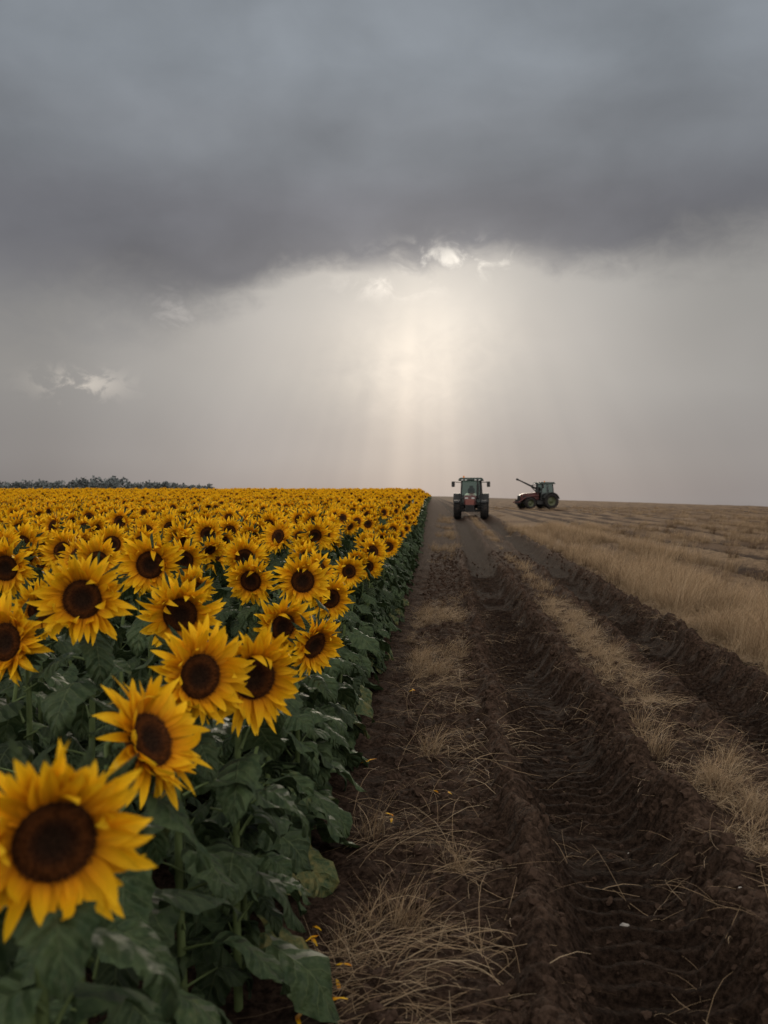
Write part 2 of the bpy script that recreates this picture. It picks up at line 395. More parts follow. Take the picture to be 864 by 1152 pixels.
def scatter(name,meshes,pts,rots,scls,idx,mat=None):
    col=bpy.data.collections.new(name+'_variants')
    for i,me in enumerate(meshes):
        o=bpy.data.objects.new('%s_v%02d'%(name,i),me); col.objects.link(o)
    me=bpy.data.meshes.new(name+'_points')
    n=len(pts); me.vertices.add(n); me.vertices.foreach_set('co',np.asarray(pts,float).ravel())
    a=me.attributes.new('rot','FLOAT_VECTOR','POINT'); a.data.foreach_set('vector',np.asarray(rots,float).ravel())
    a=me.attributes.new('scl','FLOAT_VECTOR','POINT'); a.data.foreach_set('vector',np.asarray(scls,float).ravel())
    a=me.attributes.new('idx','INT','POINT'); a.data.foreach_set('value',np.asarray(idx,np.int32))
    me.update()
    ob=bpy.data.objects.new(name,me); sc.collection.objects.link(ob)
    ng=bpy.data.node_groups.new(name+'_gn','GeometryNodeTree')
    ng.interface.new_socket('Geometry',in_out='INPUT',socket_type='NodeSocketGeometry')
    ng.interface.new_socket('Geometry',in_out='OUTPUT',socket_type='NodeSocketGeometry')
    gi=ng.nodes.new('NodeGroupInput'); go=ng.nodes.new('NodeGroupOutput')
    ci=ng.nodes.new('GeometryNodeCollectionInfo'); ci.inputs['Collection'].default_value=col
    ci.inputs['Separate Children'].default_value=True; ci.inputs['Reset Children'].default_value=True
    ip=ng.nodes.new('GeometryNodeInstanceOnPoints'); ip.inputs['Pick Instance'].default_value=True
    def na(nm,dt):
        q=ng.nodes.new('GeometryNodeInputNamedAttribute'); q.data_type=dt; q.inputs['Name'].default_value=nm
        return [o_ for o_ in q.outputs if o_.enabled and o_.name=='Attribute'][0]
    L=ng.links.new
    L(gi.outputs[0],ip.inputs['Points']); L(ci.outputs[0],ip.inputs['Instance'])
    L(na('idx','INT'),ip.inputs['Instance Index']); L(na('rot','FLOAT_VECTOR'),ip.inputs['Rotation']); L(na('scl','FLOAT_VECTOR'),ip.inputs['Scale'])
    L(ip.outputs[0],go.inputs[0])
    md=ob.modifiers.new('instances','NODES'); md.node_group=ng
    return ob

# ---------------------------------------------------------------- terrain
def sof(x,y):
    yc=np.clip(y,0,80); return (x-.0131*yc)/(1+.0045*yc)
def xof(s,y):
    yc=np.clip(y,0,80); return s*(1+.0045*yc)+.0131*yc
def base_h(x,y):
    return .76*ss(12,90,y)*ss(1.5,-1.5,x)
RC=(.68,2.02)
FK=3.9
def furph(x,y): return x*FK+.6*np.sin(y*.05)
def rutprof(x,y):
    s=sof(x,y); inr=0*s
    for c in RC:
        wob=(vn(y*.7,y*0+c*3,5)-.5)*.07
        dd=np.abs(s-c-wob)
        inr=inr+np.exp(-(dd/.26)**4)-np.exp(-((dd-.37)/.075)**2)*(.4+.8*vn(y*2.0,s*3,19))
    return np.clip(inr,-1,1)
def hgt(x,y):
    s=sof(x,y); h=base_h(x,y)
    fade=1-ss(10,45,y)
    trk=ss(-.3,.3,s)*ss(2.75,2.4,s)
    nn=(vn(x*7,y*7,1)-.5)*.044+(vn(x*17,y*17,2)-.5)*.034+(vn(x*38,y*38,3)-.5)*.018
    ridge=np.abs(vn(x*11+3,y*9,8)-.5)*.06
    inr=0
    for c in RC:
        wob=(vn(y*.7,y*0+c*3,5)-.5)*.07
        ew=(vn(y*6,y*0+c*7,15)-.5)*.05
        dd=np.abs(s-c-wob)
        flat=np.exp(-(dd/(.245+ew))**5); inr=inr+flat
        h=h-.165*flat
        h=h+(.100*np.exp(-((dd-.37-ew)/.070)**2))*(.35+1.2*vn(y*3.2,s*3+c,6))
        ph=y/.15+dd*3.0+.25*vn(y*1.1,c+s,44)
        fr=ph-np.floor(ph)
        lug=ss(.0,.16,fr)*ss(.58,.42,fr)
        keep=.30+.70*ss(.25,.6,vn(y*1.3,c+s*3,7))
        h=h+.040*lug*np.exp(-(dd/.215)**8)*keep*(1-ss(18,36,y))
        h=h+.030*lug*np.exp(-((dd-.28)/.06)**2)*(1-ss(18,36,y))
    inr=np.clip(inr,0,1)
    h=h+(nn*(1-.60*inr)+ridge*(1-inr)*trk)*(.35+.65*fade)
    h=h+.055*np.exp(-((s-1.34)/.20)**2)
    right=ss(2.45,3.2,s)
    h=h+right*(.07+.085*ss(3,4.5,s)*np.sin(furph(x,y))*(1-.6*ss(40,100,y)))+ (vn(x*.35,y*.2,9)-.5)*.16*ss(3,8,s)*(1-.8*ss(100,300,y))
    return h
def strawmask(x,y):
    s=sof(x,y)
    n=vn(x*2.2,y*.9,21); n2=vn(x*6,y*4,22)
    A=np.exp(-((s-.0)/.2)**2)*(.08+.20*ss(.4,.75,n)+.20*ss(8,40,y))
    B=np.exp(-((s-1.34)/.12)**2)*(.14+.25*ss(.35,.7,n)+.34*ss(6,35,y))
    fur=np.sin(furph(x,y))
    C=ss(2.42,2.76,s+(n2-.5)*.35)*(.74-.55*ss(3.0,4.6,s)*ss(.3,-.7,fur)*(1-.6*ss(60,200,y)))
    D=ss(-.55,-.3,x)
    return np.clip(np.maximum(np.maximum(A*D,B),C),0,1)*D
ys=[-60,-30,-12,-5,-2,0,.8]; y=1.5
while y<20: ys.append(y); y+=max(.012,.0045*y)
while y<4500: ys.append(y); y*=1.022
ys.append(4600); ys=np.array(ys,float)
def sheet(name,X,Y,Z,mat):
    ny,nx=X.shape
    me=bpy.data.meshes.new(name); nvv=nx*ny
    me.vertices.add(nvv); me.vertices.foreach_set('co',np.stack([X,Y,Z],-1).ravel())
    i,j=np.meshgrid(np.arange(ny-1),np.arange(nx-1),indexing='ij')
    q=np.stack([i*nx+j,i*nx+j+1,(i+1)*nx+j+1,(i+1)*nx+j],-1).reshape(-1,4)
    nf=len(q); me.loops.add(nf*4); me.loops.foreach_set('vertex_index',q.ravel().astype(np.int32))
    me.polygons.add(nf); me.polygons.foreach_set('loop_start',(np.arange(nf)*4).astype(np.int32)); 
    try: me.polygons.foreach_set('loop_total',np.full(nf,4,np.int32))
    except Exception: pass
    me.polygons.foreach_set('use_smooth',np.ones(nf,bool))
    at=me.attributes.new('straw','FLOAT','POINT'); at.data.foreach_set('value',strawmask(X,Y).ravel())
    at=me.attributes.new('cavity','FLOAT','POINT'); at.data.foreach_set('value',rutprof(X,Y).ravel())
    me.materials.append(mat); me.update(calc_edges=True); me.validate()
    ob=bpy.data.objects.new(name,me); sc.collection.objects.link(ob); return ob
xs=list(np.arange(-1.2,.6,.024))+list(np.arange(.6,2.2,.1))+list(np.arange(2.2,5.4,.035)); x=5.4
st_=.05
while x<4000: xs.append(x); st_*=1.09 if x<60 else 1.2; x+=min(st_,.26) if x<45 else st_
left=[];x=-1.2;st_=.06
while x>-4000: left.append(x); st_*=1.12; x-=st_
xs=sorted(set([round(v_,4) for v_ in left+xs]))
X,Y=np.meshgrid(np.array(xs,float),ys)
S=sof(X,Y); Z=hgt(X,Y)-.20*ss(.26,.34,S)*ss(2.5,2.42,S)*1.0
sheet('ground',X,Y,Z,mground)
sv_=np.arange(.16,2.6,.0140); yt=ys[(ys>=-30)&(ys<260)]
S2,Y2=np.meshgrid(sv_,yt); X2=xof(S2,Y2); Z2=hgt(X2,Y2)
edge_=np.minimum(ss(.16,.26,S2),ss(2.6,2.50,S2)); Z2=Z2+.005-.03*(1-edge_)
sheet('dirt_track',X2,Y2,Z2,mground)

def H1(x,y): return float(hgt(np.array([x],float),np.array([y],float))[0])

# ---------------------------------------------------------------- sunflowers (foreground individuals)
HER=[(-.53,1.36,1.02,.142,32,-.08),(-.615,2.12,.97,.146,70,.45),(-.625,2.62,1.02,.148,44,.05),(-.51,2.80,.985,.152,30,-.05),
(-1.10,3.08,1.176,.152,4,.0),(-.93,3.62,1.065,.153,18,-.15),(-1.27,4.42,1.19,.152,6,.05),(-1.40,3.20,1.02,.155,-14,.15),
(-2.02,4.62,1.16,.15,0,-.1),(-1.03,5.6,1.02,.148,-4,-.2),(-.69,5.25,1.05,.153,12,-.05),(-.68,4.45,.915,.15,38,-.25),
(-.52,4.3,.855,.15,52,-.35),(-.62,6.0,.88,.143,30,-.15),(-1.8,7.9,1.19,.15,0,0),(-2.32,7.1,1.15,.15,18,.1),
(-2.42,6.4,1.14,.15,-16,.25),(-1.64,6.5,1.08,.15,8,-.3),(-.67,7.9,.90,.14,24,0),(-1.35,5.5,.98,.14,30,-.4),(-.80,6.9,.98,.145,40,.2),
(-1.88,5.5,1.13,.148,10,.1),(-2.6,5.9,1.17,.148,-6,0),(-1.22,6.4,1.10,.145,14,-.1),(-1.62,4.05,1.03,.14,26,-.35)]
base_xy=[]
for i,(hx,hy,hz,R,yaw,pit) in enumerate(HER):
    ly=rnd.uniform(0,.05); lx=rnd.uniform(-.02,.05)
    ya=math.radians(yaw)
    off=Vector((lx,ly-.09,0)); off=Matrix.Rotation(ya,3,'Z')@off
    bx,by=hx-off.x,hy-off.y; g=H1(bx,by)-.01
    me=plant('sunflower',100+i,hz-g,0 if hy<9 else 1,True,R*1.02,pit,(lx,ly),16,.10)
    ob=bpy.data.objects.new('sunflower' if i==0 else 'sunflower.%03d'%i,me); sc.collection.objects.link(ob)
    ob.location=(bx,by,g); ob.rotation_euler=(0,0,ya); base_xy.append((bx,by))
base_xy=np.array(base_xy)
V=[]
for i in range(9): V.append(plant('sf_a%d'%i,200+i,1.08,0,True,[.148,.15,.135,.15,.14,.145,.15,.12,.148][i],[-.05,.15,-.3,.0,.3,-.55,.1,-.8,.05][i],(rnd.uniform(-.05,.08),rnd.uniform(-.05,.05)),14,.08))
nA=9
for i in range(6): V.append(plant('sf_b%d'%i,300+i,1.08,1,True,[.148,.15,.135,.15,.14,.125][i],[-.05,.1,-.4,.0,.35,-.7][i],(rnd.uniform(-.08,.08),rnd.uniform(-.05,.05)),11,.15,1.1))
nB=6
for i in range(5): V.append(plant('sf_c%d'%i,400+i,1.08,2,True,[.15,.15,.14,.15,.13][i],[-.05,.1,-.4,.25,-.8][i],(rnd.uniform(-.08,.08),0),7,.3,1.25))
nC=5
for i in range(5): V.append(plant('sf_d%d'%i,500+i,.80,0,False,.15,0,(rnd.uniform(-.08,.08),rnd.uniform(-.05,.05)),18,.06))
pts=[];rots=[];scl=[];idx=[]
def addp(x,y,kind,s):
    pts.append((x,y,0)); rots.append((rnd.uniform(-.10,.10),rnd.uniform(-.10,.10),math.radians(rnd.gauss(8,26)))); scl.append((s,s,s))
    idx.append({'a':rnd.randrange(0,nA),'b':nA+rnd.randrange(0,nB),'c':nA+nB+rnd.randrange(0,nC),'d':nA+nB+nC+rnd.randrange(0,5)}[kind])
row=0
while True:
    x=-.62-row*.55
    if row>=70: x=-.62-70*.55-(row-70)*1.1
    if x<-190: break
    ystart=max(.3,(-x-3)/.62)
    y=ystart
    while y<270:
        step=.30 if y<30 else (.36 if y<70 else (.6 if y<130 else 1.0))
        y+=step*rnd.uniform(.75,1.25)
        if y>110 and row%2 and row<70: continue
        xx=x+rnd.gauss(0,.09) if row>0 else x+rnd.uniform(-.07,.03)
        dmin=np.min(np.hypot(base_xy[:,0]-xx,base_xy[:,1]-y))
        near = y<5.6 or (y<8.0 and xx>-2.6)
        if y<8.5:
            if dmin<.16: continue
        if near:
            if y>5.2 and rnd.random()<.42 and dmin>.28:
                addp(xx,y,'a',rnd.uniform(.80,.9) if row==0 else rnd.uniform(.95,1.05)); continue
            addp(xx,y,'d',rnd.uniform(.85,1.08)*(.9 if row==0 else 1.0)); rots[-1]=(0,0,rnd.uniform(0,6.28)); continue
        s=rnd.uniform(.76,.95) if row==0 else rnd.uniform(.93,1.13)
        if y>30: s*=1.03+.08*min(1,(y-30)/60)*rnd.random()
        if y<11 or (row==0 and y<16): addp(xx,y,'a',s)
        elif y<34: addp(xx,y,'b',s)
        else: addp(xx,y,'c',s)
        if row==0 and rnd.random()<.55 and y<60: addp(xx+rnd.uniform(-.02,.1),y+.15,'d',rnd.uniform(.75,.95)); rots[-1]=(0,0,rnd.uniform(0,6.28))
    row+=1
pts=np.array(pts); pts[:,2]=hgt(pts[:,0],pts[:,1])-.01
scatter('sunflower_field',V,pts,rots,scl,idx)

# ---------------------------------------------------------------- dry grass
def tuft(name,seed,nb,lmin,lmax,wd,spread,lay,rad=.05,bias=.3,segs=4,mean=.55):
    r=random.Random(seed); mb=MB()
    for i in range(nb):
        a0=r.uniform(0,6.283); rr=rad*math.sqrt(r.random())
        b=np.array([rr*math.cos(a0),rr*math.sin(a0),-.005])
        az=r.uniform(0,6.283) if r.random()>bias else r.gauss(.1,.6)
        L=r.uniform(lmin,lmax); th0=math.radians(90-abs(r.gauss(0,spread))) if not lay else math.radians(r.uniform(2,35))
        bend=r.uniform(.3,1.5)
        q=np.linspace(0,1,segs+1); th=th0-bend*q**1.3
        azs=az+r.uniform(-.6,.6)*q
        ds=L/segs
        P_=[b]
        for k_ in range(segs):
            nx=P_[-1]+np.array([math.cos(azs[k_])*math.cos(th[k_]),math.sin(azs[k_])*math.cos(th[k_]),math.sin(th[k_])])*ds
            nx[2]=max(nx[2],.004+r.random()*.012); P_.append(nx)
        P_=np.array(P_); w_=wd*r.uniform(.6,1.4)*(1-.75*q)
        fa=r.uniform(0,3.14); sd=np.array([math.cos(fa),math.sin(fa),0.3])
        G=np.stack([P_-sd*w_[:,None]*.5,P_+sd*w_[:,None]*.5],1)
        A=np.zeros((segs+1,2,3)); A[:,:,1]=q[:,None]; A[:,:,2]=np.clip(r.gauss(mean,.24),0,1)
        mb.grid(G,0,A)
    return mb.build(name,[mstraw])
GV=[tuft('t0',1,60,.10,.30,.0028,26,False,.07,.35),tuft('t1',2,45,.08,.24,.0028,36,False,.10,.4),tuft('t2',3,90,.16,.46,.003,24,False,.09,.5),
    tuft('t3',4,30,.08,.34,.0032,40,True,.14,.4),tuft('t4',5,50,.12,.46,.0032,40,True,.18,.6),tuft('t5',6,10,.06,.28,.003,40,True,.2,.3),
    tuft('t6',7,50,.10,.34,.008,22,False,.20,.3,3,.55),tuft('t7',8,44,.06,.20,.010,30,False,.25,.3,3,.28),tuft('t8',9,40,.10,.3,.010,45,True,.3,.3,3,.42),
    tuft('t9',10,4,.30,.62,.0042,40,True,.2,.4,5,.75),tuft('u0',11,110,.12,.34,.004,30,False,.10,.2,4,.12),tuft('u1',12,26,.08,.22,.0035,12,False,.10,.1,2,.5)]
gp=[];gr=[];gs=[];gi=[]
def gadd(x,y,i,s,rz=None):
    gp.append((x,y,0)); gr.append((0,0,rnd.uniform(-.9,.9) if rz is None else rz)); gs.append((s,s,s*rnd.uniform(.8,1.15))); gi.append(i)
def zone(s0,s1,y0,y1,dens,choices,smin,smax,nsc=None,thr=.5,seed=0,rows=0,spread=.16):
    n=int((s1-s0)*(y1-y0)*dens)
    ssx=rs.uniform(s0,s1,n); yy=rs.uniform(y0,y1,n); xx=xof(ssx,yy)
    if rows:
        ph=(np.pi/2-.6*np.sin(yy*.05))/FK; per=2*np.pi/FK
        kk=np.round((xx-ph)/per); xr=kk*per+ph+rs.normal(0,spread,n)
        m_=rs.uniform(0,1,n)<rows; xx=np.where(m_,xr,xx)
    keep=np.ones(n,bool)
    if nsc: keep&=vn(xx*nsc,yy*nsc*.45,30+seed)*.7+vn(xx*nsc*3.1,yy*nsc*2.3,50+seed)*.3>thr
    keep&=(xx<yy*.48+1.6)
    for a_,b_ in zip(xx[keep],yy[keep]):
        gadd(a_,b_,rnd.choice(choices),rnd.uniform(smin,smax))
zone(-.36,.16,1.6,14,60,[1,3,4,5,5,0,4],.45,1.0,2.2,.58,1)
zone(-.36,.26,1.6,14,14,[5,3,5,9],.6,1.15)
zone(-.36,.28,14,70,15,[1,0,7,3,6],.5,.9,1.0,.53,2)
zone(1.20,1.48,1.6,14,125,[0,1,3,4,5,1,3],.35,.9,1.1,.42,3)
zone(1.12,1.56,1.6,14,32,[5,3,5,9],.5,1.0)
zone(1.22,1.47,14,72,30,[6,7,1,0,3],.35,.7,.8,.38,4)
zone(.3,2.4,1.6,14,6.0,[5,5,9],.4,.9)
zone(-.3,2.4,1.8,8,3.0,[9,5],.6,1.1)
zone(1.5,2.6,1.8,7,6.0,[9,5,3],.5,1.0)
zone(2.40,2.80,1.6,16,60,[0,1,3,4,5,3],.5,1.0,1.6,.36,5)
zone(2.62,3.8,4,18,75,[0,1,2,2,2,3,4,2],.6,1.35,.9,.32,6)
zone(3.4,7.0,6,20,30,[0,1,2,2,11,4,3],.5,1.2,.7,.40,16,.85,.20)
zone(2.6,5.0,18,45,22,[2,6,2,7,8],.6,1.15,.6,.38,7,.6)
zone(5,14,16,48,8.5,[6,7,2,8,7,11],.5,1.0,.4,.45,8,.95,.20)
zone(12,26,24,60,5,[7,6,8,7],.5,1.0,.25,.47,9,.95,.2)
zone(2.6,50,48,120,1.3,[7,6,8,7],.6,1.1,.12,.48,10,.95,.2)
zone(2.8,12,7,45,.7,[10],.6,1.3,.5,.52,12)
for (a_,b_,i_,s_) in [(-.18,3.3,4,1.0),(-.10,3.45,2,.7),(-.22,3.1,3,1.1),(.10,3.95,2,.50),(.12,3.9,4,.7),(1.42,4.85,2,.7),(1.46,4.7,4,.9),(1.40,4.95,0,.9),(1.25,5.6,2,.7),(1.22,5.7,0,.9),(1.3,6.3,0,.8),(.05,5.8,4,1.0),(.02,5.9,1,1.0),(-.02,5.7,0,.8),(0,8.2,2,.8),(.05,8.5,4,.9),(-.1,8.8,1,1),(1.3,4.0,3,.9),(-.25,2.9,4,.9),(0.0,2.75,3,.9),(1.35,3.3,3,.8),(-.2,3.5,1,1.),(-.28,3.25,0,.8),(-.2,2.7,4,.9),(1.5,4.3,4,.8),(3.0,16.5,10,1.5),(5.3,16.2,10,1.4),(4.4,15.5,10,1.2),(1.3,3.55,9,.9),(.9,3.0,9,.8),(.25,3.2,9,1.),(1.7,4.4,9,1.),(2.5,6.6,2,.9),(2.55,7.0,2,1.0),(1.25,3.15,4,.6),(1.35,3.75,9,.8),(1.2,3.4,5,1.)]:
    gadd(a_,b_,i_,s_,rnd.uniform(-.4,.4))
gp=np.array(gp); gp[:,2]=hgt(gp[:,0],gp[:,1])
scatter('dry_grass',GV,gp,gr,gs,gi)

# ---------------------------------------------------------------- soil clods, pebbles, petals
mclod,t,out=newmat('soil_clod')
geo=t.n.new('ShaderNodeNewGeometry'); nz=t.noise(geo.outputs['Position'],70,5,.65)
t.l.new(prin(t,t.mix(nz,(.017,.0105,.0075),(.085,.054,.039)),1.,.04,bump(t,nz,.8,.01)),out.inputs[0])
def rockmesh(name,seed,mat,sub=2,amp=.35,flat=.7):
    bm=bmesh.new(); bmesh.ops.create_icosphere(bm,subdivisions=sub,radius=1)
    r=random.Random(seed); o=r.uniform(0,50)
    from mathutils import noise as mn
    for v_ in bm.verts:
        k_=1+amp*mn.noise(v_.co*1.6+Vector((o,o,o)))*1.6+amp*.5*mn.noise(v_.co*4+Vector((o,0,0)))
        v_.co*=k_; v_.co.z*=flat
    me=bpy.data.meshes.new(name); bm.to_mesh(me); bm.free(); me.materials.append(mat); return me
CV=[rockmesh('c%d'%i,i,mclod,2,.45,.75) for i in range(4)]
n=20000; cs=rs.uniform(-.3,2.5,n); cy=1.8+rs.uniform(0,1,n)**1.6*24
dR=np.minimum(np.abs(cs-RC[0]),np.abs(cs-RC[1])); keep=(dR>.24)|(rs.uniform(0,1,n)<.16)
cs=cs[keep];cy=cy[keep];cx=xof(cs,cy); sz=.004+.028*rs.uniform(0,1,len(cs))**4
cz=hgt(cx,cy)+sz*.1
scatter('soil_clods',CV,np.stack([cx,cy,cz],1),rs.uniform(0,6.28,(len(cs),3)),np.stack([sz,sz,sz],1),rs.randint(0,4,len(cs)))
mpeb=simple('pebble',(.30,.275,.25),.8,.2,0,60,.3)
PV=[rockmesh('p%d'%i,20+i,mpeb,2,.2,.55) for i in range(3)]
pp=[(.74,3.84,.022),(2.0,7.4,.03),(.35,5.0,.008),(.9,4.6,.007),(.45,3.1,.008),(1.1,3.6,.009),(.3,6.6,.010),(1.2,5.1,.008),(.2,4.1,.007),(.95,8.1,.012)]
scatter('pebbles',PV,[(a_,b_,H1(a_,b_)+c_*.3) for a_,b_,c_ in pp],[(0,0,rnd.uniform(0,6)) for _ in pp],[(c_,c_*.7,c_) for _,_,c_ in pp],[i%3 for i in range(len(pp))])
mb=MB(); r=random.Random(3)
for (a_,b_,n_) in [(.04,4.95,2),(-.2,4.6,2),(-.42,3.35,3),(-.28,3.05,2),(-.3,2.9,2),(-.35,5.6,3),(-.15,7.5,2),(-.4,2.75,2)]:
    for k_ in range(n_):
        x_,y_=a_+r.uniform(-.03,.03),b_+r.uniform(-.05,.05)
        leaf(mb,(x_,y_,H1(x_,y_)+.022),r.uniform(0,6.28),.05,.018,r.uniform(5,30),r.uniform(-40,-5),5,3,r,serr=0,rr=r.random())
me=mb.build('fallen_petals',[mpet]); sc.collection.objects.link(bpy.data.objects.new('fallen_petals',me))

# ---------------------------------------------------------------- distant trees
mtree,t,out=newmat('hazed_distant_foliage')
u,v,r_=t.sep(attr(t,'uvp').outputs['Vector'])
t.l.new(prin(t,t.mix(r_,(.075,.085,.088),(.15,.165,.165)),.9,.1),out.inputs[0])  # distance haze put into the foliage colour as a pale blue-grey
mb=MB(); r=random.Random(5)
NTR=430
for i in range(NTR):
    f=i/NTR
    x_=-360+ (360-90)*f+r.uniform(-2,2); y_=400+r.uniform(-14,14)
    env=1 if f<.90 else max(.72,1-(f-.90)*2.8)
    hh=(6.3+1.6*math.sin(i*.11)*math.sin(i*.037+1)+r.uniform(-.9,.9))*env+.8
    cr=hh*r.uniform(.30,.42); gz=.7
    tube(mb,[(x_,y_,gz-.3),(x_,y_,gz+hh*.6)],[.18,.08],0,4)
    lobes=[(r.uniform(-.6,.6)*cr,r.uniform(-.5,.5)*cr,hh*r.uniform(.30,.85),cr*r.uniform(.4,.75)) for _ in range(6)]
    for k_ in range(85):
        lx_,ly_,lz_,lr_=r.choice(lobes)
        dv=Vector((r.gauss(0,1),r.gauss(0,1),r.gauss(0,1))).normalized()*lr_*r.uniform(.5,1)
        c_=Vector((x_+lx_,y_+ly_,gz+lz_))+dv
        a1=Vector((r.gauss(0,1),r.gauss(0,1),r.gauss(0,1))).normalized()*r.uniform(.35,.65); a2_=a1.cross(Vector((r.gauss(0,1),r.gauss(0,1),r.gauss(0,1)))).normalized()*r.uniform(.35,.65)
        mb.add(np.array([c_-a1,c_+a2_,c_+a1,c_-a2_]),[(0,1,2,3)],0,np.tile((0,0,r.random()),(4,1)))
me=mb.build('distant_tree_line',[mtree],False); sc.collection.objects.link(bpy.data.objects.new('distant_tree_line',me))

# ---------------------------------------------------------------- tractors
mgreen=simple('green_paint',(.010,.024,.019),.45,.35,0,6,.25,(.045,.038,.031))
mdark=simple('dark_red_bonnet_paint',(.075,.021,.019),.45,.4,0,6,.25,(.055,.045,.036))
mred=simple('red_paint',(.070,.014,.013),.5,.35,0,6,.2,(.055,.034,.028))
mgr=simple('faded_red_grille',(.24,.085,.07),.6,.3,0,12,.3,(.10,.06,.05))
mblk=simple('black_frame',(.016,.016,.017),.6,.3,0,8,.3,(.045,.036,.03))
mtyre=simple('tyre_rubber',(.014,.013,.013),.85,.2,0,5,.3,(.045,.032,.025))
mrim=simple('wheel_rim',(.070,.080,.036),.5,.4,0,7,.2,(.06,.05,.04))
mlamp=simple('headlamp_glass',(.50,.50,.48),.2,.5,0,9,.05)
mamber=simple('amber_beacon',(.7,.22,.02),.3,.5,0,9,.05)
mseat=simple('seat_fabric',(.03,.03,.035),.9,.2)
mglass,t,out=newmat('cab_glass')
tr=t.n.new('ShaderNodeBsdfTransparent'); tr.inputs[0].default_value=(.28,.36,.34,1)
gl=t.n.new('ShaderNodeBsdfGlossy'); gl.inputs['Roughness'].default_value=.05; gl.inputs[0].default_value=(.8,.9,.9,1)
lw=t.n.new('ShaderNodeLayerWeight'); lw.inputs[0].default_value=.35
mxs=t.n.new('ShaderNodeMixShader'); t.l.new(t.add(t.mul(lw.outputs['Facing'],.30),.03),mxs.inputs[0]); t.l.new(tr.outputs[0],mxs.inputs[1]); t.l.new(gl.outputs[0],mxs.inputs[2]); t.l.new(mxs.outputs[0],out.inputs[0])

def part(name,bm,mat,par,smooth=False):
    me=bpy.data.meshes.new(name); bm.normal_update(); bm.to_mesh(me); bm.free(); me.materials.append(mat)
    if smooth:
        me.polygons.foreach_set('use_smooth',[True]*len(me.polygons))
    o=bpy.data.objects.new(name,me); sc.collection.objects.link(o); o.parent=par; return o
def addbox(bm,c,s,rot=None,taper=(1,1),bev=.02,tz=None):
    g=bmesh.ops.create_cube(bm,size=1); vs=g['verts']
    for v_ in vs:
        tx=taper[0] if v_.co.z>0 else 1; ty=taper[1] if v_.co.z>0 else 1
        v_.co=Vector((v_.co.x*s[0]*tx,v_.co.y*s[1]*ty,v_.co.z*s[2]))
    if bev>0:
        es=list({e_ for v_ in vs for e_ in v_.link_edges})
        rb=bmesh.ops.bevel(bm,geom=es,offset=bev,segments=2,affect='EDGES',profile=.5)
        vs=list({v_ for f_ in rb['faces'] for v_ in f_.verts}|{v_ for v_ in vs if v_.is_valid})
    M=(rot.to_matrix() if rot else Matrix.Identity(3))
    for v_ in vs: v_.co=M@v_.co+Vector(c)
def addcyl(bm,p0,p1,r0,r1=None,seg=12):
    p0=Vector(p0);p1=Vector(p1); d_=p1-p0
    M=Matrix.Translation((p0+p1)/2)@d_.to_track_quat('Z','Y').to_matrix().to_4x4()
    bmesh.ops.create_cone(bm,cap_ends=True,segments=seg,radius1=r0,radius2=r0 if r1 is None else r1,depth=d_.length,matrix=M)
def prism(bm,prof,x0,x1,bev=.03):
    a_=[bm.verts.new((x0,p[0],p[1])) for p in prof]; b_=[bm.verts.new((x1,p[0],p[1])) for p in prof]
    n_=len(prof); fs=[bm.faces.new(a_[::-1]),bm.faces.new(b_)]
    for i in range(n_): fs.append(bm.faces.new((a_[i],a_[(i+1)%n_],b_[(i+1)%n_],b_[i])))
    bmesh.ops.recalc_face_normals(bm,faces=fs)
    if bev>0: bmesh.ops.bevel(bm,geom=list({e_ for f_ in fs for e_ in f_.edges}),offset=bev,segments=2,affect='EDGES')
def wheel(par,name,x,y,R,W,rim,steer=0):
    bm=bmesh.new(); seg=36
    prof=[(-.36,.56),(-.48,.62),(-.5,.80),(-.42,.92),(-.2,.955),(.2,.955),(.42,.92),(.5,.80),(.48,.62),(.36,.56)]
    rings=[[bm.verts.new((p[0]*W,math.cos(k*2*math.pi/seg)*p[1]*R,math.sin(k*2*math.pi/seg)*p[1]*R)) for k in range(seg)] for p in prof]
    for i in range(len(prof)-1):
        for k in range(seg): bm.faces.new((rings[i][k],rings[i][(k+1)%seg],rings[i+1][(k+1)%seg],rings[i+1][k]))
    nl=20
    for k in range(nl):
        for sd in (-1,1):
            th=(k+(.5 if sd>0 else 0))*2*math.pi/nl
            g=bmesh.ops.create_cube(bm,size=1)
            for v_ in g['verts']:
                v_.co=Vector((v_.co.x*W*.52,v_.co.y*.055*R/.8,v_.co.z*.07))
                v_.co=Matrix.Rotation(th,3,'X')@(Matrix.Rotation(sd*math.radians(35),3,'Z')@v_.co+Vector((sd*W*.25,0,R*.965)))
    o=part(name+'_tyre',bm,mtyre,par,False); o.location=(x,y,R); o.rotation_euler=(0,0,steer)
    bm=bmesh.new(); sd=1 if x>0 else -1
    pr=[(.40,.60),(.36,.56),(.05,.52),(.0,.36),(.08,.30),(.12,.14),(.22,.13),(.22,0.0)]
    rings=[[bm.verts.new((sd*p[0]*W,math.cos(k*2*math.pi/24)*p[1]*R,math.sin(k*2*math.pi/24)*p[1]*R)) for k in range(24)] for p in pr]
    for i in range(len(pr)-1):
        for k in range(24): bm.faces.new((rings[i][k],rings[i][(k+1)%24],rings[i+1][(k+1)%24],rings[i+1][k]))
    bmesh.ops.create_cone(bm,cap_ends=True,segments=24,radius1=.57*R,radius2=.57*R,depth=W*.1,matrix=Matrix.Translation((-sd*W*.25,0,0))@Matrix.Rotation(math.pi/2,4,'Y'))
    o=part(name+'_rim',bm,rim,par,True); o.location=(x,y,R); o.rotation_euler=(0,0,steer)

